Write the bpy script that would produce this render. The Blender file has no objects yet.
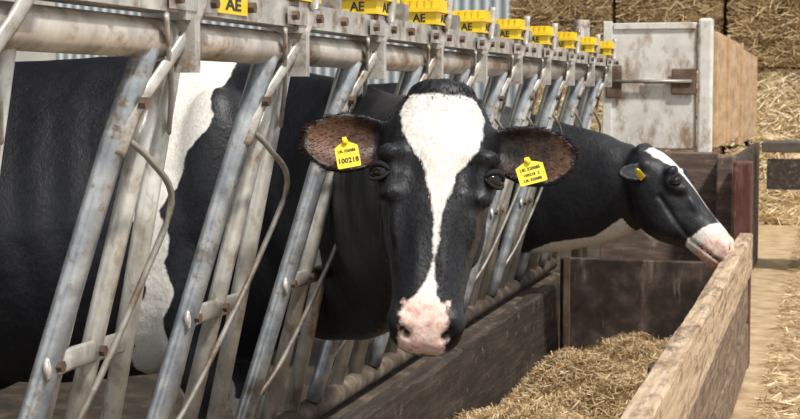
import bpy, math, random, bmesh
import numpy as np
from mathutils import Vector, Matrix
random.seed(4); np.random.seed(4)
S=bpy.context.scene
COL=S.collection
CAMZ=1.40
# ------------------------------------------------------------------ materials
def new_mat(name):
    m=bpy.data.materials.new(name); m.use_nodes=True
    nt=m.node_tree; b=nt.nodes['Principled BSDF']
    return m,nt,b
def N(nt,t,**k):
    n=nt.nodes.new(t)
    for a,v in k.items(): setattr(n,a,v)
    return n
def ramp(nt,stops,fac=None):
    r=N(nt,'ShaderNodeValToRGB'); e=r.color_ramp.elements
    e[0].position=stops[0][0]; e[0].color=(*stops[0][1],1)
    e[1].position=stops[-1][0]; e[1].color=(*stops[-1][1],1)
    for p,c in stops[1:-1]:
        x=e.new(p); x.color=(*c,1)
    if fac is not None: nt.links.new(fac,r.inputs[0])
    return r
def noise(nt,scale,detail=4,rough=.55,vec=None,stretch=None):
    n=N(nt,'ShaderNodeTexNoise'); n.inputs['Scale'].default_value=scale
    n.inputs['Detail'].default_value=detail; n.inputs['Roughness'].default_value=rough
    tc=N(nt,'ShaderNodeTexCoord'); src=tc.outputs['Object'] if vec is None else vec
    if stretch:
        mp=N(nt,'ShaderNodeMapping'); mp.inputs['Scale'].default_value=stretch
        nt.links.new(src,mp.inputs[0]); src=mp.outputs[0]
    nt.links.new(src,n.inputs['Vector'])
    return n
def bump(nt,b,h,strength=.3,dist=.01):
    bp=N(nt,'ShaderNodeBump'); bp.inputs['Strength'].default_value=strength
    bp.inputs['Distance'].default_value=dist
    nt.links.new(h,bp.inputs['Height']); nt.links.new(bp.outputs[0],b.inputs['Normal'])
def mixc(nt,fac,a,c):
    m=N(nt,'ShaderNodeMix',data_type='RGBA')
    nt.links.new(fac,m.inputs[0])
    for i,x in ((6,a),(7,c)):
        if isinstance(x,tuple): m.inputs[i].default_value=(*x,1)
        else: nt.links.new(x,m.inputs[i])
    return m.outputs[2]
def simple(name,stops,scale=8,rough=.7,metal=0,stretch=None,bs=.3,bd=.005,detail=6,dirt=None,dscale=3,dstretch=None):
    m,nt,b=new_mat(name)
    n=noise(nt,scale,detail,.6,stretch=stretch)
    r=ramp(nt,stops,n.outputs[0]); col=r.outputs[0]
    if dirt:
        n2=noise(nt,dscale,8,.7,stretch=dstretch); r2=ramp(nt,[(dirt[1],(0,0,0)),(dirt[2],(1,1,1))],n2.outputs[0])
        col=mixc(nt,r2.outputs[0],col,dirt[0])
    nt.links.new(col,b.inputs['Base Color'])
    b.inputs['Roughness'].default_value=rough; b.inputs['Metallic'].default_value=metal
    bump(nt,b,n.outputs[0],bs,bd)
    return m
M={}
M['galv']=simple('galvanised',[(.3,(.30,.29,.27)),(.5,(.48,.46,.43)),(.7,(.66,.63,.58))],14,.38,.3,dirt=((.19,.11,.055),.50,.66),dscale=16)
M['rail']=simple('rail_pipe',[(.3,(.32,.29,.26)),(.5,(.50,.46,.41)),(.7,(.66,.61,.54))],10,.36,.3,dirt=((.22,.13,.07),.48,.64),dscale=9,dstretch=(1,.6,1))
M['galvblue']=simple('galvanised_blue',[(.3,(.20,.22,.25)),(.5,(.36,.385,.41)),(.7,(.57,.58,.59))],18,.28,.5,dirt=((.20,.14,.095),.54,.68),dscale=22)
M['dirtytube']=simple('dirty_tube',[(.3,(.38,.36,.32)),(.5,(.58,.56,.51)),(.7,(.78,.76,.72))],12,.33,.3,dirt=((.25,.18,.12),.51,.70),dscale=20,dstretch=(1,1,.5))
M['rust']=simple('rusty_steel',[(.3,(.05,.03,.022)),(.5,(.12,.075,.05)),(.75,(.26,.19,.14))],9,.75,.1,bs=.5)
M['mucksteel']=simple('muddy_rail',[(.3,(.035,.026,.02)),(.5,(.09,.066,.048)),(.75,(.26,.21,.16))],12,.8,.05,bs=.5)
M['endplate']=simple('stained_plate',[(.3,(.022,.016,.014)),(.5,(.055,.040,.033)),(.75,(.16,.12,.10))],9,.5,.3,bs=.5,dirt=((.24,.185,.145),.57,.70),dscale=11,dstretch=(1,1,.25))
M['rod']=simple('steel_rod',[(.3,(.25,.24,.22)),(.7,(.5,.47,.42))],20,.45,.5,dirt=((.2,.12,.07),.5,.65),dscale=14)
M['yellow']=simple('yellow_plastic',[(.3,(.76,.50,.01)),(.7,(.92,.68,.03))],6,.45,0,bs=.05,dirt=((.40,.25,.05),.58,.75),dscale=24)
M['tag']=simple('tag_plastic',[(.3,(.88,.64,.02)),(.7,(.95,.74,.04))],9,.4,0,bs=.03)
M['ink']=simple('black_ink',[(.3,(.02,.02,.02)),(.7,(.04,.035,.03))],9,.6,0,bs=.03)
M['wood']=simple('weathered_wood',[(.25,(.19,.12,.072)),(.45,(.45,.32,.205)),(.75,(.70,.55,.41))],3,.8,0,stretch=(16,1,16),bs=.7,bd=.008,dirt=((.15,.095,.065),.49,.65),dscale=8,dstretch=(3,.7,3))
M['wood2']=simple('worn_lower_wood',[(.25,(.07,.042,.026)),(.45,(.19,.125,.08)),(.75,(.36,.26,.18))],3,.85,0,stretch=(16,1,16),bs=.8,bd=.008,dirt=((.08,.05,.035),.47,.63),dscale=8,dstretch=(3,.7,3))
M['wooddark']=simple('dark_board',[(.25,(.018,.013,.011)),(.5,(.042,.029,.023)),(.75,(.10,.073,.058))],3,.75,0,stretch=(10,1,10),bs=.8,bd=.01,dirt=((.22,.185,.15),.59,.71),dscale=15)
M['oldboard']=simple('old_grey_board',[(.25,(.055,.036,.03)),(.5,(.12,.08,.064)),(.75,(.24,.18,.145))],3,.8,0,stretch=(2,10,10),bs=.7,dirt=((.32,.26,.21),.57,.7),dscale=9)
M['redwood']=simple('red_brown_board',[(.25,(.045,.014,.012)),(.5,(.09,.028,.023)),(.75,(.17,.08,.06))],3,.8,0,stretch=(10,10,2),bs=.6,dirt=((.20,.13,.09),.54,.68),dscale=9)
M['ply']=simple('brown_ply',[(.25,(.30,.18,.095)),(.5,(.45,.30,.17)),(.75,(.58,.42,.26))],2,.8,0,stretch=(6,1,8),bs=.3,dirt=((.2,.12,.07),.55,.68),dscale=6)
M['panel']=simple('scuffed_white_sheet',[(.25,(.50,.48,.43)),(.5,(.66,.64,.60)),(.75,(.78,.77,.74))],9,.6,.05,bs=.3,dirt=((.30,.20,.13),.50,.66),dscale=9,dstretch=(1,1,.5))
M['conc']=simple('dirty_concrete',[(.3,(.030,.022,.016)),(.5,(.07,.052,.037)),(.7,(.16,.12,.085))],9,.9,0,bs=.6)
M['floor']=simple('dusty_floor',[(.3,(.30,.20,.11)),(.5,(.46,.33,.19)),(.7,(.60,.46,.29))],7,.95,0,bs=.5,bd=.02,detail=10)
M['muck']=simple('dark_bedding',[(.3,(.014,.010,.007)),(.5,(.035,.025,.016)),(.7,(.10,.072,.045))],6,.9,0,bs=.7,bd=.02,detail=10)
M['eye']=simple('eye_gloss',[(.3,(.003,.002,.002)),(.7,(.007,.005,.004))],5,.10,0,bs=0)
M['wallL']=simple('pale_wall',[(.3,(.42,.39,.35)),(.7,(.62,.59,.54))],1.2,.9,0,bs=.2)
M['darksteel']=simple('dark_steel',[(.3,(.05,.045,.04)),(.7,(.13,.11,.09))],8,.6,.2)
M['lid']=simple('eyelid_skin',[(.3,(.004,.004,.005)),(.7,(.010,.009,.010))],30,.85)
M['roof']=simple('shade_roof_sheet',[(.3,(.12,.11,.10)),(.7,(.2,.19,.18))],3,.8)
m,nt,b=new_mat('corrugated_sheet'); w=N(nt,'ShaderNodeTexWave'); w.inputs['Scale'].default_value=2.2
tc=N(nt,'ShaderNodeTexCoord'); nt.links.new(tc.outputs['Object'],w.inputs[0])
r=ramp(nt,[(0,(.22,.26,.29)),(1,(.66,.70,.72))],w.outputs[0]); nt.links.new(r.outputs[0],b.inputs['Base Color']); bump(nt,b,w.outputs[0],.6,.04); M['corr']=m
def straw(name,stops,isl=True,scale=30,bs=.9,bd=.03):
    m,nt,b=new_mat(name)
    if isl:
        g=N(nt,'ShaderNodeNewGeometry'); r=ramp(nt,stops,g.outputs['Random Per Island'])
    else:
        n=noise(nt,scale,10,.8); n2=noise(nt,scale*.12,3,.5)
        ad=N(nt,'ShaderNodeMath',operation='MULTIPLY_ADD'); nt.links.new(n2.outputs[0],ad.inputs[0]); ad.inputs[1].default_value=.5
        mu=N(nt,'ShaderNodeMath',operation='MULTIPLY'); nt.links.new(n.outputs[0],mu.inputs[0]); mu.inputs[1].default_value=.55
        nt.links.new(mu.outputs[0],ad.inputs[2])
        r=ramp(nt,stops,ad.outputs[0]); bump(nt,b,n.outputs[0],bs,bd)
    nt.links.new(r.outputs[0],b.inputs['Base Color']); b.inputs['Roughness'].default_value=.95
    b.inputs['Specular IOR Level'].default_value=.15
    return m
M['blade']=straw('straw_blades',[(0,(.20,.12,.055)),(.3,(.38,.25,.12)),(.75,(.60,.44,.25)),(1,(.88,.73,.50))])
M['hairblk']=straw('black_hair',[(0,(.003,.003,.004)),(1,(.018,.017,.018))])
M['hairwht']=straw('white_hair',[(0,(.55,.50,.44)),(1,(.90,.88,.84))])
M['hairbrn']=straw('brown_ear_hair',[(0,(.008,.006,.005)),(.6,(.025,.014,.010)),(1,(.10,.05,.03))])
M['feed']=straw('feed_base',[(.3,(.10,.062,.027)),(.5,(.27,.175,.085)),(.75,(.48,.34,.18))],False,60)
M['bale']=straw('bale_straw_shaded',[(.3,(.12,.073,.036)),(.5,(.31,.205,.10)),(.72,(.52,.38,.20))],False,22,.35,.02)
M['bale_sunlit']=straw('bale_straw_sunlit',[(.3,(.46,.33,.17)),(.5,(.78,.61,.36)),(.72,(.98,.84,.58))],False,22,.35,.02)
M['blade_shaded']=straw('bale_blades_shaded',[(0,(.12,.073,.035)),(.5,(.34,.23,.11)),(1,(.66,.49,.28))])
M['blade_sunlit']=straw('bale_blades_sunlit',[(0,(.36,.24,.11)),(.5,(.74,.57,.33)),(1,(1,.90,.66))])
M['twine']=simple('twine',[(.3,(.35,.24,.12)),(.7,(.5,.36,.2))],9,.7)
def cow_mat(name,glowcol):
    m,nt,b=new_mat(name)
    def att(n):
        a=N(nt,'ShaderNodeAttribute'); a.attribute_name=n; return a.outputs['Fac']
    n1=noise(nt,34,6,.65); n2=noise(nt,170,3,.6,stretch=(1,1,.3)); n4=noise(nt,60,4,.6); n5=noise(nt,11,4,.6)
    def thr(a,amp,soft,src=None):
        x=N(nt,'ShaderNodeMath',operation='SUBTRACT'); nt.links.new((src or n1).outputs[0],x.inputs[0]); x.inputs[1].default_value=.5
        y=N(nt,'ShaderNodeMath',operation='MULTIPLY_ADD'); nt.links.new(x.outputs[0],y.inputs[0]); y.inputs[1].default_value=amp; nt.links.new(att(a),y.inputs[2])
        z=N(nt,'ShaderNodeMapRange'); nt.links.new(y.outputs[0],z.inputs[0]); z.inputs[1].default_value=-soft; z.inputs[2].default_value=soft
        return z.outputs[0]
    blk=ramp(nt,[(.3,(.003,.0035,.006)),(.55,(.007,.008,.012)),(.75,(.016,.016,.019))],n2.outputs[0]).outputs[0]
    wh=ramp(nt,[(.3,(.62,.57,.51)),(.6,(.80,.77,.73)),(.8,(.88,.86,.83))],n2.outputs[0]).outputs[0]
    pk=ramp(nt,[(.33,(.60,.34,.29)),(.5,(.82,.58,.50)),(.7,(.90,.76,.70))],n4.outputs[0]).outputs[0]
    er=ramp(nt,[(.42,(.009,.007,.006)),(.60,(.030,.016,.011)),(.76,(.10,.05,.032))],n1.outputs[0]).outputs[0]
    c=mixc(nt,thr('wht',.022,.003),blk,wh)
    c=mixc(nt,thr('ear',.3,.3),c,er)
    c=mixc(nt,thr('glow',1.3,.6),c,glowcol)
    c=mixc(nt,thr('pink',.035,.006,n4),c,pk)
    c=mixc(nt,thr('drk',.005,.003),c,(.010,.008,.008))
    c=mixc(nt,thr('hoofa',.01,.004),c,(.07,.05,.04))
    nt.links.new(c,b.inputs['Base Color'])
    rr=N(nt,'ShaderNodeMapRange'); nt.links.new(n5.outputs[0],rr.inputs[0]); rr.inputs[3].default_value=.36; rr.inputs[4].default_value=.60
    nt.links.new(rr.outputs[0],b.inputs['Roughness'])
    b.inputs['Specular IOR Level'].default_value=.45
    mu=N(nt,'ShaderNodeMath',operation='MULTIPLY_ADD'); nt.links.new(n5.outputs[0],mu.inputs[0]); mu.inputs[1].default_value=6; nt.links.new(n2.outputs[0],mu.inputs[2])
    bump(nt,b,mu.outputs[0],.34,.004)
    return m
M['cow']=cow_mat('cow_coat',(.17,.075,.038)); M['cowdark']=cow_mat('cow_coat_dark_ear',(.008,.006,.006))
# ------------------------------------------------------------------ mesh helpers
def rings_geo(rings,verts,faces,caps=True):
    b0=len(verts); n=len(rings[0])
    for r in rings: verts.extend([tuple(p) for p in r])
    for i in range(len(rings)-1):
        for j in range(n):
            a=b0+i*n+j; c=b0+i*n+(j+1)%n
            faces.append((a,c,c+n,a+n))
    if caps:
        faces.append(tuple(b0+j for j in range(n))[::-1])
        faces.append(tuple(b0+(len(rings)-1)*n+j for j in range(n)))
def tube_rings(pts,rad,n=16,up=(0,0,1)):
    P=[Vector(p) for p in pts]; out=[]
    prev=None
    for i,p in enumerate(P):
        t=(P[min(i+1,len(P)-1)]-P[max(i-1,0)]).normalized()
        u=Vector(up)
        if abs(t.dot(u))>.95:
            u=Vector((1,0,0)) if prev is None else prev
        s=t.cross(u).normalized(); uu=s.cross(t).normalized(); prev=uu
        r=rad[i] if isinstance(rad,(list,tuple)) else rad
        rw,rh=(r if isinstance(r,(tuple,list)) else (r,r))
        out.append([p+s*rw*math.cos(a)+uu*rh*math.sin(a) for a in [2*math.pi*k/n for k in range(n)]])
    return out
def smooth_path(pts,sub=6):
    P=[np.array(p,float) for p in pts]; out=[]
    for i in range(len(P)-1):
        p0=P[max(i-1,0)];p1=P[i];p2=P[i+1];p3=P[min(i+2,len(P)-1)]
        for k in range(sub):
            t=k/sub
            out.append(.5*((2*p1)+(-p0+p2)*t+(2*p0-5*p1+4*p2-p3)*t*t+(-p0+3*p1-3*p2+p3)*t**3))
    out.append(P[-1]); return out
def make(name,verts,faces,mat,parent=None,smooth=True,label=None,cat=None):
    me=bpy.data.meshes.new(name); me.from_pydata([tuple(v) for v in verts],[],faces); me.update()
    if smooth: me.polygons.foreach_set('use_smooth',[True]*len(me.polygons))
    if mat: me.materials.append(mat)
    o=bpy.data.objects.new(name,me); COL.objects.link(o)
    if parent: o.parent=parent
    if label: o['label']=label
    if cat: o['category']=cat
    return o
def empty(name,loc,label,cat):
    o=bpy.data.objects.new(name,None); o.location=loc; COL.objects.link(o); o.empty_display_size=.1
    o['label']=label; o['category']=cat; return o
def par(o,p):
    o.parent=p; o.matrix_parent_inverse=Matrix.Translation(p.location).inverted(); return o
def tube(name,pts,rad,mat,n=14,up=(0,0,1),curve=False,sub=6):
    if curve:
        if isinstance(rad,(list,tuple)):
            pts2=smooth_path([tuple(p)+tuple(r if isinstance(r,(tuple,list)) else (r,r)) for p,r in zip(pts,rad)],sub)
            rad=[(float(p[3]),float(p[4])) for p in pts2]; pts=[p[:3] for p in pts2]
        else: pts=smooth_path(pts,sub)
    v=[];f=[]; rings_geo(tube_rings(pts,rad,n,up),v,f)
    return make(name,v,f,mat)
def boxv(x0,x1,y0,y1,z0,z1):
    v=[(x,y,z) for x in(x0,x1) for y in(y0,y1) for z in(z0,z1)]
    f=[(0,1,3,2),(4,6,7,5),(0,4,5,1),(2,3,7,6),(0,2,6,4),(1,5,7,3)]
    return v,f
def box(name,x0,x1,y0,y1,z0,z1,mat,bev=.004,label=None,cat=None):
    v,f=boxv(x0,x1,y0,y1,z0,z1)
    o=make(name,v,f,mat,smooth=False,label=label,cat=cat)
    if bev:
        b=o.modifiers.new('b','BEVEL'); b.width=bev; b.segments=2
    return o
def plank(name,x0,x1,y0,y1,z0,z1,mat,amp=.006,n=140):
    rings=[]
    ph_=random.uniform(0,9)
    for i in range(n+1):
        y=y0+(y1-y0)*i/n
        j=lambda k:amp*(math.sin(y*3.1+k*1.7+ph_)*.5+math.sin(y*9.7+k*2.9+ph_)*.3+random.gauss(0,.25))
        c=.007
        P=[(x0,z0+c),(x0,(z0+z1)/2),(x0,z1-c),(x0+c,z1),(x1-c,z1),(x1,z1-c),(x1,(z0+z1)/2),(x1,z0+c),(x1-c,z0),(x0+c,z0)]
        rings.append([(px+j(k)*.5,y,pz+(j(k+5) if pz>(z0+z1)/2 else 0)) for k,(px,pz) in enumerate(P)])
    v=[];f=[]; rings_geo(rings,v,f); return make(name,v,f,mat,smooth=False)
def text_mesh(name,s,size,mat,matrix,ext=.0006):
    cu=bpy.data.curves.new(name,'FONT'); cu.body=s; cu.size=size; cu.align_x='CENTER'; cu.align_y='CENTER'; cu.extrude=ext; cu.offset=size*.025
    cu.resolution_u=2
    o=bpy.data.objects.new(name+'tmp',cu); COL.objects.link(o)
    dg=bpy.context.evaluated_depsgraph_get(); me=bpy.data.meshes.new_from_object(o.evaluated_get(dg))
    bpy.data.objects.remove(o); me.transform(matrix); me.materials.clear(); me.materials.append(mat); me.name=name
    ob=bpy.data.objects.new(name,me); COL.objects.link(ob); return ob
# ------------------------------------------------------------------ camera
th=math.atan(.2858); ph=math.atan(.0767)
F=Vector((-math.sin(th)*math.cos(ph),math.cos(th)*math.cos(ph),-math.sin(ph)))
cam=bpy.data.cameras.new('camera'); co=bpy.data.objects.new('camera',cam); COL.objects.link(co)
co.location=(0,0,CAMZ); co.rotation_euler=F.to_track_quat('-Z','Y').to_euler()
cam.lens=67.5; cam.sensor_width=36; cam.clip_end=200
cam.dof.use_dof=True; cam.dof.focus_distance=3.5; cam.dof.aperture_fstop=14
S.camera=co
# ------------------------------------------------------------------ setting
o=box('floor',-12,5,-2,26,-.1,0,M['floor'],0); o['kind']='structure'; o['label']='dusty straw-strewn barn floor'
o=box('floor_stall',-11,-1.62,-2,19.9,-.02,.003,M['muck'],0); o['kind']='structure'; o['label']='dark bedded cow standing area'
o=box('wall_back',-12,5,20,20.2,0,6,M['corr'],0); o['kind']='structure'; o['label']='grey corrugated barn wall'
o=box('wall_left',-11.2,-11,-2,20,0,5,M['wallL'],0); o['kind']='structure'; o['label']='pale barn wall'
o=box('ceiling_shade',-11.2,-2.3,-2,15,4.2,4.3,M['roof'],0); o['kind']='structure'; o['label']='unseen roof added to shade the stalls'  # out of view, added to darken the cow side
# ------------------------------------------------------------------ trough
tr=empty('feed_trough',(-.8,4.8,0),'long feed trough with weathered timber side and rusty curb board','trough')
def tp(o,name=None,label=None):
    if label:o['label']=label
    return par(o,tr)
tp(plank('curb_board',-1.395,-1.32,1.0,7.60,.0,.432,M['wooddark'],.01),label='dark rust-stained curb board')
tp(plank('side_plank',-.428,-.360,1.0,7.75,.50,.70,M['wood'],.0045),label='thick weathered pale timber plank')
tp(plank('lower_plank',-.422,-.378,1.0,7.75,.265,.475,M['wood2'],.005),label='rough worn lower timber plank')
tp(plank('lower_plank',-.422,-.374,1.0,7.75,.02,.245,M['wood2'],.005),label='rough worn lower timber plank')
tp(box('end_board',-1.32,-.45,7.62,7.68,.0,.56,M['endplate'],.006),label='rusty end plate')
for x in (-1.30,-.50):
    tp(box('end_rib',x,x+.035,7.60,7.619,.0,.57,M['rust'],.004))
for y in (2.2,4.4):
    tp(box('plank_post',-.50,-.44,y,y+.09,0,.60,M['wooddark'],.005))
o=box('concrete_curb',-1.60,-1.41,1.0,8.25,0,.415,M['conc'],.01,label='dirty concrete curb ledge under the feed barrier',cat='curb')
def blades(verts,faces,pts,lmin,lmax,w,flat=.5):
    for p in pts:
        a=random.uniform(0,math.tau); e=random.gauss(0,flat)
        l=random.uniform(lmin,lmax)/2; d=Vector((math.cos(a)*math.cos(e),math.sin(a)*math.cos(e),math.sin(e)))
        s=d.cross(Vector((random.gauss(0,.4),random.gauss(0,.4),1))).normalized()*w*random.uniform(.5,1.3)
        c=Vector(p); b0=len(verts)
        verts.extend([c-d*l-s,c-d*l+s,c+d*l+s,c+d*l-s]); faces.append((b0,b0+1,b0+2,b0+3))
def feedz(x,y):
    far=max(0,min(1,(y-6.0)/1.3))
    q=max(0,min(1,(x+1.32)/.87))
    z=.10+.15*math.sin(q*math.pi)**.9+.04*q+.035*math.sin(y*2.3+x*3)+.026*math.sin(y*6+x*9)+.02*math.sin(x*15+y*3)+.014*math.sin(x*31-y*17)
    z+=.12*math.exp(-((y-5.75)/.35)**2-((x+.92)/.25)**2)
    return z-.12*far
nx,ny=32,180; v=[];f=[]
FX0,FX1,FY0,FY1=-1.315,-.45,1.3,7.58
for j in range(ny+1):
    for i in range(nx+1):
        x=FX0+i/nx*(FX1-FX0); y=FY0+j/ny*(FY1-FY0)
        v.append((x,y,max(.01,feedz(x,y)+random.gauss(0,.006))))
for j in range(ny):
    for i in range(nx):
        a=j*(nx+1)+i; f.append((a,a+1,a+nx+2,a+nx+1))
b0=len(v)
for (x,y) in ((FX0,FY0),(FX1,FY0),(FX1,FY1),(FX0,FY1)): v.append((x,y,.0))
f.append((b0+3,b0+2,b0+1,b0))
f.append(tuple([b0,b0+1]+[i for i in range(nx,-1,-1)]))
f.append(tuple([b0+2,b0+3]+[ny*(nx+1)+i for i in range(0,nx+1)]))
f.append(tuple([b0+1,b0+2]+[j*(nx+1)+nx for j in range(ny,-1,-1)]))
f.append(tuple([b0+3,b0]+[j*(nx+1) for j in range(0,ny+1)]))
heap=make('feed_heap',v,f,M['feed'],label='chopped straw feed heaped loosely in the trough',cat='feed'); heap['kind']='stuff'
v=[];f=[]; pts=[]
for i in range(60000):
    x=random.uniform(FX0+.01,-.47); y=3.5+4.05*random.random()
    pts.append((x,y,feedz(x,y)+random.uniform(0,.025)))
blades(v,f,pts,.015,.060,.0013,.4)
o=make('straw_blades',v,f,M['blade'],smooth=False); o.parent=heap; o['kind']='stuff'
v=[];f=[]; pts=[]
for i in range(14000):
    y=4+12*random.random()**1.4; x=random.uniform(-.28,1.0)
    pts.append((x,y,.006+random.uniform(0,.03)))
blades(v,f,pts,.04,.13,.003,.15)
o=make('loose_straw',v,f,M['blade'],smooth=False,label='loose straw scattered over the passage floor',cat='straw'); o['kind']='stuff'
# ------------------------------------------------------------------ feed barrier
fb=empty('feed_barrier',(-1.45,4.8,.42),'galvanised self-locking cattle feed barrier leaning over the trough','feed barrier')
LE=.27; TB=1.045
def FP(Y,t,off=0): return (-1.19-LE*t+off*.965,Y,1.5-t*.99+off*.262)
def fp(o,label=None):
    if label:o['label']=label
    return par(o,fb)
fp(tube('top_rail',[(-1.19,.9,1.503),(-1.19,8.15,1.503)],.037,M['rail'],20))
fp(tube('bottom_rail',[FP(.9,TB,.012),FP(8.15,TB,.012)],.034,M['mucksteel'],16),'mud-caked bottom rail')
prof=[(-.034,0),(.034,0),(.034,.055),(.026,.055),(.026,.008),(-.026,.008),(-.026,.055),(-.034,.055)]
v=[];f=[]; rings_geo([[(-1.17+a,y,1.548+b) for a,b in prof] for y in (.9,8.15)],v,f)
fp(make('sliding_channel',v,f,M['galv'],smooth=False),'galvanised sliding lock channel')
units=[3.77+.605*k for k in range(-4,8)]
def addhex(v,f,c,r,h,ax):
    rr=[]
    for d in (0,h):
        ring=[]
        for q in range(6):
            a=math.pi*q/3
            if ax=='x': ring.append((c[0]+d,c[1]+r*math.cos(a),c[2]+r*math.sin(a)))
            else: ring.append((c[0]+r*math.cos(a),c[1]-d,c[2]+r*math.sin(a)))
        rr.append(ring)
    rings_geo(rr,v,f)
def bolt(c,r,h,mat='rust',nm='pivot_bolt'):
    v=[];f=[]; addhex(v,f,c,r,h,'x'); fp(make(nm,v,f,M[mat],smooth=False))
for k,Y in enumerate(units):
    fp(tube('upright_tube',[FP(Y+.01,.02),FP(Y+.01,.5),FP(Y+.02,TB)],.021,M['dirtytube']))
    fp(tube('upright_tube',[FP(Y-.04,.03,-.02),FP(Y-.09,.5,-.02),FP(Y-.11,TB,-.01)],.018,M['dirtytube']))
    fp(tube('slanted_tube',[FP(Y+.06,.02),FP(Y+.14,.5),FP(Y+.22,TB)],.021,M['dirtytube']))
    if k!=4:
        fp(tube('slanted_tube',[FP(Y+.09,.03,-.03),FP(Y+.20,.5,-.03),FP(Y+.30,TB,-.03)],.017,M['dirtytube']))
    fp(tube('locking_bar',[FP(Y-.09,.02,.02),FP(Y-.135,.2,.02),FP(Y-.185,.55,.02),FP(Y-.25,TB-.03,.02)],.0235,M['galvblue'],curve=True,sub=4),'grey steel locking bar')
    jy=random.uniform(-.015,.015)
    if k>=2:
        fp(tube('guide_rod',[FP(Y-.135,.18,.03),FP(Y-.06,.24,.07),FP(Y+.03+jy,.33,.10),FP(Y+jy,.48,.09),FP(Y-.07,.66,.075),FP(Y-.15,.82,.055),FP(Y-.21,.90,.03)],.0065,M['rod'],10,curve=True))
    fp(tube('latch_arm',[FP(Y+.05,-.19,.03),FP(Y+.03,-.08,.055),FP(Y+.0,.0,.055),FP(Y-.06,.07,.05),FP(Y-.12,.14,.045),FP(Y-.145,.22,.042)],[(.006,.013)]*6,M['galv'],10,curve=True))
    fp(tube('latch_arm',[FP(Y-.10,-.03,.05),FP(Y-.05,.04,.05),FP(Y+.02,.11,.04),FP(Y+.07,.18,.03)],[(.005,.011)]*4,M['galv'],10,curve=True))
    a=FP(Y-.22,.60,.035); c=FP(Y+.18,.60,.005)
    fp(tube('cross_plate',[a,FP(Y-.1,.595,.02),c],[(.006,.022)]*3,M['dirtytube'],8))
    bolt(FP(Y-.19,.60,.045),.011,.010); bolt(FP(Y+.0,.60,.03),.011,.010); bolt(FP(Y-.12,.13,.052),.012,.012)
    if k>=2:
        v=[];f=[]
        for y in (Y-.03,Y+.03):
            v.extend([(-1.19+.044*math.cos(2*math.pi*q/16),y,1.503+.044*math.sin(2*math.pi*q/16)) for q in range(16)])
        n=16
        for q in range(n): f.append((q,(q+1)%n,n+(q+1)%n,n+q))
        f.append(tuple(range(n))[::-1]); f.append(tuple(range(n,2*n)))
        for bx in ((-1.215,-1.125,Y-.035,Y+.035,1.535,1.604),(-1.128,-1.122,Y-.10,Y+.10,1.552,1.590),(-1.16,-1.118,Y-.012,Y+.012,1.44,1.54)):
            bv,bf=boxv(*bx); b0=len(v); v+=bv; f+=[tuple(b0+i for i in q) for q in bf]
        fp(make('rail_clamp',v,f,M['galv'],smooth=False))
        for dy in (-.08,.08): bolt((-1.122,Y+dy,1.571),.011,.012,'rust','clamp_bolt')
    bolt((-1.136,Y+.30,1.575),.012,.014,'rust','channel_bolt')
    v,f=boxv(-1.2,-1.14,Y+.27,Y+.31,1.60,1.65); fp(make('stop_latch',v,f,M['rod'],smooth=False))
    if k>=1:
        z0=1.606
        v=[];f=[]
        segs=9; y0=Y-.075; y1=Y+.095
        bv,bf=boxv(-1.222,-1.118,y0,y1,z0,z0+.070); v+=bv; f+=bf
        bv,bf=boxv(-1.232,-1.108,y0-.012,y1+.012,z0+.036,z0+.048); b0=len(v); v+=bv; f+=[tuple(b0+i for i in q) for q in bf]
        for i in range(segs):
            yy=y0+(i+.5)*(y1-y0)/segs
            bv,bf=boxv(-1.226,-1.113,yy-.004,yy+.004,z0+.048,z0+.074); b0=len(v); v+=bv; f+=[tuple(b0+i_ for i_ in q) for q in bf]
        for i in range(5):
            xx=-1.214+i*.022
            bv,bf=boxv(xx-.004,xx+.004,y0-.005,y1+.005,z0+.048,z0+.073); b0=len(v); v+=bv; f+=[tuple(b0+i_ for i_ in q) for q in bf]
        cap=make('number_cap',v,f,M['yellow'],smooth=False); fp(cap,'ribbed yellow plastic cap')
        for mt in (Matrix(((0,0,1,-1.1172),(1.7,0,0,Y+.01),(0,1,0,z0+.018),(0,0,0,1))),Matrix(((1,0,0,-1.170),(0,0,-1,y0-.0008),(0,1,0,z0+.018),(0,0,0,1)))):
            t=text_mesh('lettering','AE',.032,M['ink'],mt); t.parent=cap
st=box('sticker',-1.1355,-1.1325,2.695,2.845,1.557,1.602,M['yellow'],0); fp(st,'yellow sticker lettered AE')
t=text_mesh('lettering','AE',.032,M['ink'],Matrix(((0,0,1,-1.1320),(2.1,0,0,2.77),(0,1,0,1.575),(0,0,0,1)))); t.parent=st
fp(tube('end_post',[(-1.30,8.12,.415),(-1.30,8.12,1.80)],.045,M['galv'],4))
# ------------------------------------------------------------------ partition at the end
sb=empty('partition_box',(-.8,8.4,0),'scuffed white sheet and plywood partition box on weathered boards','partition')
def sp(o,label=None):
    if label:o['label']=label
    return par(o,sb)
sp(box('front_panel',-1.17,-.70,8.3,8.34,1.10,1.79,M['panel'],.008),'scuffed off-white sheet door')
sp(box('panel_frame',-1.205,-1.155,8.285,8.298,1.10,1.80,M['panel'],.004))
sp(box('panel_frame',-1.15,-.705,8.285,8.298,1.755,1.79,M['panel'],.004))
sp(box('corner_post',-.690,-.612,8.27,8.35,.0,1.81,M['panel'],.014),'off-white corner post')
sp(box('side_panel',-.62,-.59,8.36,10.6,1.11,1.74,M['ply'],.004),'brown plywood side')
sp(box('side_panel',-.63,-.60,10.65,13.2,1.05,1.72,M['ply'],.004),'brown plywood side')
for y in (9.1,10.5): sp(box('side_batten',-.592,-.575,y,y+.06,1.11,1.75,M['ply'],.003))
sp(plank('lower_board',-.60,-.56,8.36,13,.0,1.0,M['wooddark'],.004),'dark lower side board')
for z in ((.0,.36),(.37,.72),(.73,1.09)):
    sp(box('lower_board',-1.2,-.57,8.2,8.26,z[0],z[1],M['oldboard'],.008),'weathered grey-brown board')
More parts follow.
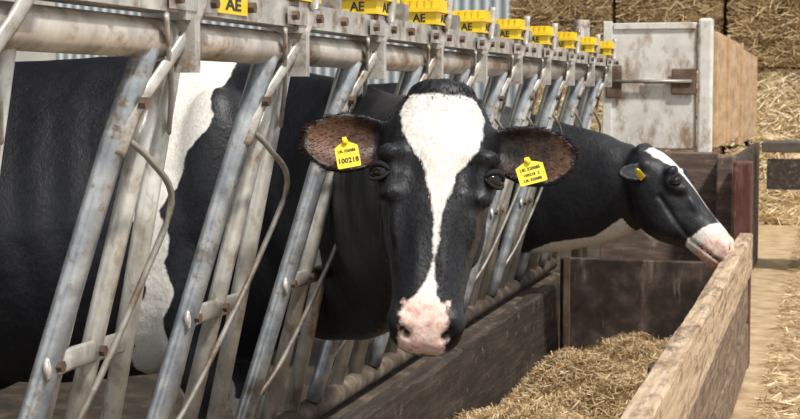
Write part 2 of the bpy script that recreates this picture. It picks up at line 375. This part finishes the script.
sp(box('plank_end_post',-.56,-.475,7.95,8.19,.0,1.08,M['oldboard'],.01),'weathered grey-brown timber post')
sp(box('plank_end_post',-.465,-.372,7.78,7.92,.0,1.06,M['redwood'],.01),'dark red timber post')
sp(box('hinge_strap',-.98,-.72,8.27,8.283,1.455,1.487,M['panel'],.003),'off-white hinge strap')
sp(box('latch_plate',-.83,-.70,8.266,8.282,1.40,1.54,M['rust'],.006),'rusty latch plate')
sp(box('latch_plate',-1.185,-1.10,8.268,8.284,1.38,1.56,M['rust'],.006),'rusty latch plate')
sp(tube('latch_bolt',[(-1.14,8.258,1.471),(-.72,8.258,1.471)],.010,M['rod'],12),'steel latch bolt')
tb=empty('trestle_table',(.3,12.3,0),'dark timber and steel trestle on the passage floor','trestle')
par(box('table_top',-.50,1.6,12,12.6,.95,1.03,M['darksteel'],.006),tb)
par(box('apron',-.46,1.6,12.03,12.07,.66,.90,M['wooddark'],.006),tb)
for x in (-.12,1.5):
    for y in (12.03,12.5): par(box('leg',x,x+.07,y+.05,y+.12,0,.95,M['darksteel'],.004),tb)
def bale(x,y,z,mt,bl):
    W,D,Hh=1.16,2.2,.84
    bm=bmesh.new(); bmesh.ops.create_cube(bm,size=1)
    bmesh.ops.subdivide_edges(bm,edges=bm.edges[:],cuts=17,use_grid_fill=True)
    p1=random.uniform(0,9)
    for vv in bm.verts:
        c=vv.co; p=Vector((c.x*W,c.y*D,c.z*Hh))
        ex=max(0,abs(c.x)*2-.8)/.2; ez=max(0,abs(c.z)*2-.78)/.22; ey=max(0,abs(c.y)*2-.9)/.1
        k=1-.07*ex*ez-.04*ey*(ex+ez)
        p.x*=k;p.z*=k
        p.y+=.03*math.sin(c.x*13+p1)*(abs(c.y)>.4)+.025*math.sin(c.z*17+p1*2)*(abs(c.y)>.4)+random.gauss(0,.012)
        p.x+=random.gauss(0,.008)*(abs(c.x)<.45); p.z+=random.gauss(0,.006)*(abs(c.z)<.45)
        vv.co=p
    me=bpy.data.meshes.new('straw_bale'); bm.to_mesh(me); bm.free(); me.materials.append(mt); me.polygons.foreach_set('use_smooth',[True]*len(me.polygons))
    o=bpy.data.objects.new('straw_bale',me); o.location=(x,y+D/2,z+Hh/2+.001); COL.objects.link(o)
    o['label']='large square golden straw bale stacked against the barn wall'; o['category']='straw bale'; o['group']='stacked straw bales'
    for dx in (-.3,0.05,.36):
        t=box('twine',dx-.003,dx+.003,-D/2-.03,-D/2-.01,-Hh/2+.04,Hh/2-.04,M['twine'],0); t.parent=o
    v=[];f=[]
    for _ in range(1800):
        px,pz=random.uniform(-.56,.56),random.uniform(-.41,.41); py=-D/2-random.uniform(-.01,.07)
        a=random.gauss(0,.55)+(math.pi/2 if random.random()<.15 else 0); l=random.uniform(.04,.13); d=Vector((math.cos(a),random.gauss(0,.35),math.sin(a))).normalized()*l
        s_=Vector((-math.sin(a),0,math.cos(a)))*.0045*random.uniform(.5,1.3); c=Vector((px,py,pz)); b0=len(v)
        v.extend([c-d-s_,c-d+s_,c+d+s_,c+d-s_]); f.append((b0,b0+1,b0+2,b0+3))
    v=[Vector((max(-W/2,min(W/2,q.x)),q.y,max(-Hh/2,min(Hh/2,q.z)))) for q in v]
    s=make('loose_stalks',v,f,bl,smooth=False,parent=o); s['kind']='stuff'
for r in range(4):
    for c in range(5):
        x=-2.9+c*1.2+(.25 if r%2 else 0); bale(x,16.6+random.uniform(-.08,.08),r*.842,M['bale_sunlit'] if r<2 else M['bale'],M['blade_sunlit'] if r<2 else M['blade_shaded'])  # lower rows sunlit, upper rows shaded: the light is painted into the straw colours
# ------------------------------------------------------------------ cows
RT=Vector((.9615,.2748,0)); UP=Vector((0,0,1)); CC=Vector((.2748,-.9615,0))
HR=[(-.02,.05,-.05,-.12,1),(0,.082,-.025,-.155,1),(.035,.108,-.002,-.19,1),(.08,.122,.010,-.215,.98),(.14,.128,.018,-.24,.95),
    (.2,.129,.016,-.262,.92),(.26,.121,.012,-.268,.90),(.32,.107,.006,-.25,.88),(.38,.093,.001,-.215,.86),(.44,.082,.001,-.178,.86),
    (.48,.081,.003,-.160,.88),(.52,.084,-.003,-.154,.90),(.55,.079,-.015,-.149,.86),(.575,.060,-.033,-.139,.78),(.587,.035,-.055,-.115,.75)]
EQ=[0,.12,.25,.4,.55,.7,.82,.91,.97,1]; EB=[.028,.042,.058,.069,.073,.068,.055,.039,.022,.007]
def ear_rings(sg,L,drop,sweep,esc,es0):
    out=[]
    for q,b in zip(EQ,EB):
        b*=esc
        c=.062*esc*(1-.70*q)+.006; th_=.015*(1-.3*q); ring=[]
        for k in range(13):
            t=-math.pi/2+math.pi*k/12; ring.append((b*math.sin(t),-c*math.cos(t)-.004))
        for k in range(13):
            t=math.pi/2-math.pi*k/12; ring.append((b*.86*math.sin(t),-(c-th_)*math.cos(t)+.006))
        u=sg*(.095+L*q); s0=es0+drop*q+.012*math.sin(q*3); v0=-.06+sweep*q
        out.append([(u,s0+a,v0+d) for a,d in ring])
    return out
def build_cow(name,label,P0,sv,vv_,neck,body0,voxel,hs,white_body,es,zs=1.05,pinkw=.040,nosewhite=False,hair=True,mat='cow'):
    s=Vector(sv).normalized(); vv=Vector(vv_); vv=(vv-s*vv.dot(s)).normalized(); u=-(vv.cross(s).normalized())
    if u.dot(RT)<0 and abs(u.dot(RT))>.3: u=-u
    P0=Vector(P0)
    H=lambda a:P0+(u*a[0]+s*a[1]+vv*a[2])*hs
    V=[];Fc=[]; rings=[]
    hr=smooth_path(HR,3)
    for (ss,w,vf,vb,jf) in hr:
        c=(vf+vb)/2; hv=(vf-vb)/2; r=[]
        for k in range(32):
            a=2*math.pi*k/32; cx=math.copysign(abs(math.cos(a))**.80,math.cos(a)); sx=math.copysign(abs(math.sin(a))**.80,math.sin(a))
            wj=w*(1 if sx>-.1 else 1+(jf-1)*(-sx-.1)/.9)
            r.append(H((wj*cx,ss,c+hv*sx)))
        rings.append(r)
    rings_geo(rings,V,Fc)
    def ball(c,r):
        rr=[]
        r=r if isinstance(r,tuple) else (r,r,r)
        for i in range(1,10):
            ph_=math.pi*i/10
            rr.append([H((c[0]+r[0]*math.sin(ph_)*math.cos(a),c[1]+r[1]*math.cos(ph_),c[2]+r[2]*math.sin(ph_)*math.sin(a))) for a in [2*math.pi*k/16 for k in range(16)]])
        rings_geo(rr,V,Fc)
    for sg in (-1,1):
        ball((sg*.101,.198,-.028),(.043,.052,.045))
        ball((sg*.104,.157,-.002),(.039,.024,.033))
        ball((sg*.096,.246,-.016),(.034,.018,.030))
        ball((sg*.052,.517,-.038),(.037,.042,.038))
        ball((sg*.092,es[4],-.075),(.042,.044,.04))
        ball((sg*.084,.28,-.15),(.038,.10,.08))
        ball((sg*.082,.290,-.028),(.018,.065,.027))
        rings_geo([[H(p) for p in r] for r in ear_rings(sg,*es)],V,Fc)
    ball((0,-.005,-.06),(.080,.036,.05))
    ball((0,.545,-.118),(.052,.03,.037))
    np_=smooth_path([tuple(p)+tuple(r) for p,r in neck],6)
    rings_geo(tube_rings([p[:3] for p in np_],[(float(p[3]),float(p[4])) for p in np_],24),V,Fc)
    X0,Y0=body0
    B=[(.02,.96,.10,.18),(-.04,.98,.17,.30),(-.14,.98,.235,.42),(-.3,.99,.285,.470),(-.6,.965,.34,.49),(-.9,.94,.385,.50),(-1.2,.95,.385,.485),(-1.42,1.03,.34,.40),(-1.6,1.12,.28,.30),(-1.74,1.16,.21,.22),(-1.82,1.17,.12,.13)]
    B=smooth_path(B,4); rr=[]
    for x,zc,w,hh in B:
        r=[]
        for k in range(32):
            a=2*math.pi*k/32; cx=math.cos(a); sx=math.sin(a)
            wx=w*(1 if sx<0 else 1-.25*sx)
            r.append((X0+x,Y0+wx*cx,(zc+hh*math.copysign(abs(sx)**.95,sx))*zs))
        rr.append(r)
    rings_geo(rr,V,Fc)
    def wball(c,r):
        rr=[]
        for i in range(1,10):
            p=math.pi*i/10
            rr.append([(X0+c[0]+r[0]*math.sin(p)*math.cos(a),Y0+c[1]+r[1]*math.sin(p)*math.sin(a),(c[2]+r[2]*math.cos(p))*zs) for a in [2*math.pi*k/16 for k in range(16)]])
        rings_geo(rr,V,Fc)
    for sg in (-1,1):
        wball((-.24,sg*.18,1.05),(.13,.125,.32))
        wball((-.30,sg*.19,.82),(.09,.10,.13))
        wball((-1.35,sg*.24,1.02),(.2,.13,.26))
        wball((-1.33,sg*.22,1.34),(.10,.06,.05))
        for path in ([(-.26,.15,1.0,.13),(-.33,.18,.80,.115),(-.34,.18,.66,.085),(-.30,.175,.50,.062),(-.29,.17,.40,.060),(-.29,.17,.30,.042),(-.29,.17,.17,.036),(-.28,.17,.12,.046),(-.26,.17,.06,.052),(-.25,.17,.004,.062)],
                     [(-1.5,.18,1.05,.22),(-1.42,.22,.82,.19),(-1.42,.22,.66,.12),(-1.58,.20,.52,.07),(-1.64,.19,.46,.06),(-1.62,.19,.34,.045),(-1.6,.19,.18,.038),(-1.58,.19,.12,.048),(-1.55,.19,.06,.052),(-1.54,.19,.004,.062)]):
            pp=smooth_path(path,3)
            rings_geo(tube_rings([(X0+p[0],Y0+sg*p[1],p[2]) for p in pp],[float(p[3]) for p in pp],14,up=(1,0,0)),V,Fc)
    wball((-1.18,0,.52),(.2,.17,.13))
    rings_geo(tube_rings([(X0-1.76,Y0,1.32),(X0-1.88,Y0,1.24),(X0-1.92,Y0,.95),(X0-1.91,Y0,.6),(X0-1.91,Y0,.4)],[.045,.035,.024,.04,.015],12,up=(1,0,0)),V,Fc)
    me=bpy.data.meshes.new('tmp'); me.from_pydata([tuple(p) for p in V],[],Fc); me.update()
    to=bpy.data.objects.new('tmp',me); COL.objects.link(to)
    md=to.modifiers.new('r','REMESH'); md.mode='VOXEL'; md.voxel_size=voxel; md.use_smooth_shade=True
    dg=bpy.context.evaluated_depsgraph_get(); me2=bpy.data.meshes.new_from_object(to.evaluated_get(dg))
    bpy.data.objects.remove(to)
    n=len(me2.vertices); C=np.empty(n*3); me2.vertices.foreach_get('co',C); C=C.reshape(-1,3)
    E=np.empty(len(me2.edges)*2,dtype=np.int64); me2.edges.foreach_get('vertices',E); E=E.reshape(-1,2)
    deg=np.bincount(E.ravel(),minlength=n)[:,None].astype(float)
    def lap(C,it,lam,mask=None):
        for _ in range(it):
            A=np.zeros_like(C)
            for d in range(3):
                A[:,d]=np.bincount(E[:,0],C[E[:,1],d],n)+np.bincount(E[:,1],C[E[:,0],d],n)
            A/=np.maximum(deg,1); D=(A-C)*lam
            if mask is not None: D*=mask[:,None]
            C=C+D
        return C
    ua=np.array(u);sa=np.array(s);va=np.array(vv);p0=np.array(P0)
    def HC(C):
        R=(C-p0)/hs; return R@ua,R@sa,R@va
    U,Sx,Vx=HC(C)
    qq=np.clip((np.abs(U)-.095)/es[0],0,1); vce=-.07+es[2]*qq
    earm=(np.abs(U)>.145)&(np.abs(U)<.38)&(Sx>-.06)&(Sx<.26)&(np.abs(Vx-vce)<.09)
    inhead=(np.abs(U)<.38)&(Sx>-.1)&(Sx<.64)&(Vx>-.3)&(Vx<.1)
    C=lap(C,int(round(3*(.008/voxel)))or 1,.5)
    mask=np.where(inhead,0.,1.); C=lap(C,int(26*.008/voxel),.6,mask)
    mask=np.where(inhead&~earm,1.,0.); C=lap(C,int(3*.008/voxel),.5,mask)
    U,Sx,Vx=HC(C)
    me2.vertices.foreach_set('co',C.ravel()); me2.update()
    Nn=np.empty(n*3); me2.vertices.foreach_get('normal',Nn); Nn=Nn.reshape(-1,3)
    D=np.zeros(n); drk=np.full(n,-1.)
    for sg in (-1,1):
        for (cu_,cs_,cv_,rad) in ((.042,.556,-.020,.0105),(.052,.546,-.018,.011),(.061,.530,-.024,.009)):
            d=np.sqrt((U-sg*cu_)**2+((Sx-cs_))**2+((Vx-cv_)*.6)**2)
            D-=.012*np.exp(-(d/rad)**2); drk=np.maximum(drk,rad*.85-d)
        d=np.sqrt((U-sg*.126)**2+(Sx-.200)**2+(Vx+.005)**2); D-=.018*np.exp(-(d/.027)**2); drk=np.maximum(drk,.024-d)
        d=np.sqrt(((U-sg*.072))**2+((Sx-.35)*.42)**2+(Vx+.0)**2); D-=.010*np.exp(-(d/.022)**2)
        d=np.sqrt(((U-sg*.055))**2+((Sx-.19)*.55)**2+(Vx-.01)**2); D-=.008*np.exp(-(d/.022)**2)
        d=np.sqrt(((U-sg*.03))**2+((Sx-.40)*.25)**2+(Vx-.0)**2); D+=.005*np.exp(-(d/.014)**2)
        d=np.abs(Vx+.115+.1*(Sx-.3))+100*((np.abs(U)<.08)|(Sx<.2)|(Sx>.42)); D-=.005*np.exp(-(d/.010)**2)
    d=np.sqrt(U**2*3+((Sx-.08)*.6)**2); D+=.003*np.exp(-(d/.04)**2)*(Vx>-.06)
    D-=.004*np.exp(-(U/.006)**2)*((Sx>.53)&(Vx>-.09))
    g=np.exp(-((Vx+.108-(Sx-.5)*.25)/.007)**2)*((Sx>.42)&(Sx<.62)&inhead); D-=.009*g; drk=np.maximum(drk,np.where(g>.45,.004,-1))
    C=C+Nn*(D*inhead)[:,None]
    bx=C[:,0]-X0
    rib=.004*np.sin(bx*52+C[:,2]*9)*np.clip((-.45-bx)*4,0,1)*np.clip((bx+1.2)*4,0,1)*np.exp(-((C[:,2]-1.0)/.3)**2)
    fold=.006*np.sin(bx*34+C[:,2]*14)*np.exp(-((bx+.02)/.22)**2)*np.exp(-((C[:,2]-.95)/.35)**2)
    C=C+Nn*((rib+fold)*(~inhead))[:,None]
    me2.vertices.foreach_set('co',C.ravel()); me2.update()
    Nn=np.empty(n*3); me2.vertices.foreach_get('normal',Nn); Nn=Nn.reshape(-1,3)
    ks=[-.05,.02,.06,.10,.14,.17,.20,.25,.30,.34,.385,.43,.465,.49,.6]
    Lk=[-.05,-.074,-.092,-.084,-.060,-.042,-.027,-.011,-.001,.003,.004,-.003,-.022,-.050,-.056]
    Rk=[.05,.078,.098,.098,.084,.064,.046,.027,.017,.012,.009,.009,.018,.036,.040]
    L_=np.interp(Sx,ks,Lk); R_=np.interp(Sx,ks,Rk)
    wob=.0025*np.sin(Sx*60)
    wht=np.minimum(U-L_+wob,R_-U+wob)
    if nosewhite: wht=np.maximum(wht,np.minimum(Sx-.45+.4*np.abs(U),Vx+.16))
    wht=np.minimum(wht,Vx+(.16 if nosewhite else .085)); wht=np.minimum(wht,Sx-.010)
    wht=np.where(inhead&(np.abs(U)<.15),wht,-1.)
    pink=np.minimum(np.minimum(Sx-(.475 if nosewhite else .488)+np.abs(U)*.15,Vx+(.17 if nosewhite else .095)),pinkw-np.abs(U+.006)); pink=np.where(inhead,pink,-1.)
    wb=white_body(C); wht=np.where(inhead,wht,wb)
    nf=Nn@va
    q=np.clip((np.abs(U)-.095)/es[0],0,1); cen=es[4]+es[1]*q+.012*np.sin(q*3); bb=np.interp(q,EQ,EB)*es[3]
    e=np.minimum(nf-.15,(bb*.84-np.abs(Sx-cen))*14)
    ear=np.where(earm&(np.abs(U)>.135),e,-1.)
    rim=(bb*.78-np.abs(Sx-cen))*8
    glow=np.where(ear>0,np.minimum(rim,np.where(U<0,(q-.48)*1.1,(q-1.02)*.9)+.25*(Sx-cen)/np.maximum(bb,.01)),-2.)  # sunlight shining through the ear, painted into the coat colour
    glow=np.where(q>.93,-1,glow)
    if nosewhite: ear=np.full(n,-1.); glow=np.full(n,-2.)
    hoofa=.085-C[:,2]
    wht=np.where(hoofa>0,-1,wht)
    for nm,a in (('wht',wht),('pink',pink),('ear',ear),('glow',glow),('drk',np.where(inhead,drk,-1.)),('hoofa',hoofa)):
        at=me2.attributes.new(nm,'FLOAT','POINT'); at.data.foreach_set('value',a.astype(np.float32))
    me2.materials.clear(); me2.materials.append(M[mat]); me2.polygons.foreach_set('use_smooth',[True]*len(me2.polygons)); me2.name=name
    cow=bpy.data.objects.new(name,me2); COL.objects.link(cow); cow['label']=label; cow['category']='cow'
    def hairs(nm,idx,cnt,l0,l1,w,dirf,mat,lift=.12,jit=.25,dr=.15):
        v=[];f=[]
        if not len(idx): return
        for i in np.random.choice(idx,cnt):
            p=Vector(C[i])+Vector(np.random.normal(0,.003,3)); nn=Vector(Nn[i]); p-=nn*((p-Vector(C[i])).dot(nn))
            d=(dirf(i,nn)+Vector(np.random.normal(0,jit,3))).normalized()
            l=random.uniform(l0,l1); sd=d.cross(nn)
            sd=(sd if sd.length>.05 else d.cross(CC)).normalized()*w
            p=p-nn*.0015; m_=p+d*l*.55+nn*l*lift; e_=p+d*l+nn*l*lift*.6-UP*l*dr; b0=len(v)
            v.extend([p-sd,p+sd,m_+sd*.7,m_-sd*.7,e_]); f.append((b0,b0+1,b0+2,b0+3)); f.append((b0+3,b0+2,b0+4))
        h=make(nm,v,f,mat,smooth=False,parent=cow); h['kind']='stuff'
    if hair:
        tang=lambda i,nn,d:(d-nn*d.dot(nn))
        idx=np.where(inhead&(np.abs(U)<.10)&(Sx<.022)&(Vx>-.15))[0]
        hairs('poll_hair',idx,2200,.006,.011,.0009,lambda i,nn:tang(i,nn,u*(U[i]*9)+vv*.9+s*.2),M['hairblk'],.12,.22)
        idx=np.where(ear>.0)[0]
        hairs('ear_hair',idx,2200,.010,.020,.0006,lambda i,nn:tang(i,nn,u*(1 if U[i]>0 else -1)*1.0+s*(.3 if Sx[i]>.12 else -.2)),M['hairbrn'],.10,.18)
        idx=np.where(earm&(np.abs(np.abs(Sx-cen)-bb)<.012))[0]
        hairs('ear_fringe',idx,2400,.005,.011,.0007,lambda i,nn:u*(1 if U[i]>0 else -1)*1.0+s*(1 if Sx[i]>.12 else -1)*.2,M['hairblk'],.1,.15)
        face=inhead&~earm&(np.abs(U)<.15)&(Sx>.0)&(Sx<.49)&(drk<-.01)&((Nn@np.array(CC))>-.2)
        eyem=np.zeros(n,bool)
        for sg in (-1,1): eyem|=(np.sqrt((U-sg*.124)**2+(Sx-.2)**2+(Vx+.0)**2)<.034)
        face&=~eyem
        def flow(i,nn):
            d=s*(.8 if Sx[i]>.06 else .1)+u*(U[i]*3); return tang(i,nn,d)
        hairs('face_hair',np.where(face&(wht<-.006))[0],18000,.005,.011,.0006,flow,M['hairblk'],.08,.18)
        hairs('blaze_hair',np.where(face&(wht>.003))[0],7000,.005,.011,.0006,flow,M['hairwht'],.06,.15)
    for sg in (-1,1):
        v=[];f=[]; c=(sg*.1195,.200,-.016); r=.0265; rr=[]
        for i in range(0,15):
            p=math.pi*max(.02,min(14-.02,i))/14
            rr.append([H((c[0]+r*math.sin(p)*math.cos(a),c[1]+r*math.cos(p)*.80,c[2]+r*math.sin(p)*math.sin(a))) for a in [2*math.pi*k/24 for k in range(24)]])
        rings_geo(rr,v,f); make('eye',v,f,M['eye'],parent=cow,label='glossy dark eye')
        for up_ in (1,-1):
            pts=[]; K=11
            for k in range(K):
                a=math.pi*k/(K-1)
                ax=Vector((sg*.66,0,.75)); tx=Vector((sg*.75,0,-.66))
                o_=Vector(c)+tx*(-.0275*math.cos(a))+ax*(.008+.013*math.sin(a))+Vector((0,-up_*(.0165 if up_>0 else .0185)*math.sin(a),0))
                pts.append(H(o_))
            t=tube('eyelid',pts,[.0018+(.0052 if up_>0 else .0030)*math.sin(math.pi*(k+.5)/K) for k in range(K)],M['lid'],8); t.parent=cow
    return cow,H,u,s,vv
def tagmake(cow,H,cu,cs,cv,rot,w,h,lines,hs,yaw=0):
    out=[(-.5,-.32),(-.32,-.42),(-.12,-.52),(-.08,-.72),(.08,-.72),(.12,-.52),(.32,-.42),(.5,-.32),(.5,.46),(.45,.5),(-.45,.5),(-.5,.46)]
    cr,sr=math.cos(rot),math.sin(rot)
    def T(a,b,c):
        x=a*w*math.cos(yaw);y=b*h; return H((cu+x*cr-y*sr,cs+x*sr+y*cr,cv+c+a*w*math.sin(yaw)))
    v=[T(a,b,.0) for a,b in out]+[T(a,b,.003) for a,b in out]; n=len(out)
    f=[tuple(range(n)),tuple(range(2*n-1,n-1,-1))]+[(i,i+n,(i+1)%n+n,(i+1)%n) for i in range(n)]
    t=make('ear_tag',v,f,M['tag'],parent=cow,smooth=False,label='yellow plastic ear tag')
    c=T(0,-.52,.003); d=(T(0,-.52,.012)-c); v=[];f=[]
    rings_geo(tube_rings([c,c+d],[.007*hs,.006*hs],12,up=(0,0,1)),v,f); st=make('stud',v,f,M['tag'],parent=t)
    O=T(0,0,.0035); ex=(T(1,0,.0035)-O).normalized(); ey=-(T(0,1,.0035)-O).normalized(); ez=ex.cross(ey)
    for txt,b,sz in lines:
        p=T(0,b,.0038)
        mt=Matrix(((ex.x,ey.x,ez.x,p.x),(ex.y,ey.y,ez.y,p.y),(ex.z,ey.z,ez.z,p.z),(0,0,0,1)))
        q=text_mesh('lettering',txt,sz,M['ink'],mt,.0004); q.parent=t
def wb1(C):
    x,y,z=C[:,0],C[:,1],C[:,2]
    zz=np.clip((1.5-z)/.8,0,1)
    c=-1.86-.09*zz; hw=np.interp(z,[.3,.7,.9,1.05,1.2,1.35,1.55],[.12,.06,.035,.045,.075,.11,.115])
    a=hw-np.abs(x-c+.022*np.sin(z*13)+.012*np.sin(z*37))
    b=.42-z
    return np.maximum(a,b)
def wb2(C):
    x,y,z=C[:,0],C[:,1],C[:,2]
    top=np.interp(x,[-1.45,-1.35,-1.25,-1.15,-1.05,-.97,-.90,-.84,-.78],[.60,.66,.70,.72,.735,.79,.84,.84,.66])
    a=np.minimum(top-z,.32-np.abs(x+1.10))
    b=.5-z
    r=.3-np.sqrt((x+2.6)**2+(z-1.2)**2)
    return np.maximum(np.maximum(a,b),r)
s1=-.075*RT-.95*UP+.30*CC; v1=CC*.95+UP*.3
neck1=[((-2.05,4.35,1.10),(.20,.40)),((-1.68,4.30,1.08),(.165,.41)),((-1.33,4.06,1.07),(.125,.38)),((-1.12,3.76,1.10),(.12,.32)),((-.96,3.47,1.18),(.11,.23)),((-.88,3.33,1.24),(.10,.16))]
cow1,H1,u1,ss1,vv1=build_cow('cow','black and white cow with white face blaze looking through feed barrier',(-.816,3.2,1.413),s1,v1,neck1,(-1.52,4.35),.008,.985,wb1,(.215,.02,.03,1,.105),pinkw=.050)
tagmake(cow1,H1,-.200,.168,-.005,-.26,.052,.058,[('UK 320085',-.16,.0085),('100218',.22,.0155)],.985)
tagmake(cow1,H1,.206,.178,-.005,-.34,.062,.050,[('UK 320085',-.18,.0098),('100218  2',.08,.0088),('UK 320085',.32,.0088)],.985)
s2=.56*RT-.72*UP+.30*CC; v2=RT*.76+UP*.58+CC*.25
neck2=[((-2.2,7.15,1.10),(.2,.36)),((-1.75,7.12,1.03),(.18,.37)),((-1.35,7.1,.965),(.15,.335)),((-1.10,7.06,.96),(.14,.285)),((-.93,7.02,.975),(.13,.235)),((-.82,7.0,1.01),(.11,.17))]
cow2,H2,u2,ss2,vv2=build_cow('cow','black cow with white throat reaching across the trough, in profile',(-.775,6.97,1.172),s2,v2,neck2,(-1.6,7.15),.009,1.08,wb2,(.11,-.03,-.10,.62,.07),1.0,pinkw=.09,nosewhite=True,hair=False,mat='cowdark')
sg=1 if Vector(u2).dot(CC)>0 else -1
tagmake(cow2,H2,sg*.205,.10,-.10,.1,.030,.042,[('100214',.2,.007)],1.0,yaw=sg*1.0)
# ------------------------------------------------------------------ light
w=bpy.data.worlds.new('World'); S.world=w; w.use_nodes=True; nt=w.node_tree; bg=nt.nodes['Background']
bg.inputs[0].default_value=(.95,.98,1,1); bg.inputs[1].default_value=.92
def sun(name,d,st,ang,col):
    l=bpy.data.lights.new(name,'SUN'); l.energy=st; l.angle=math.radians(ang); l.color=col
    o=bpy.data.objects.new(name,l); COL.objects.link(o); o.rotation_euler=Vector(d).to_track_quat('-Z','Y').to_euler(); o.location=(0,0,6)
sun('sun',(-.45,.42,-.80),4.0,5,(1,.95,.87))
S.view_settings.view_transform='Standard'
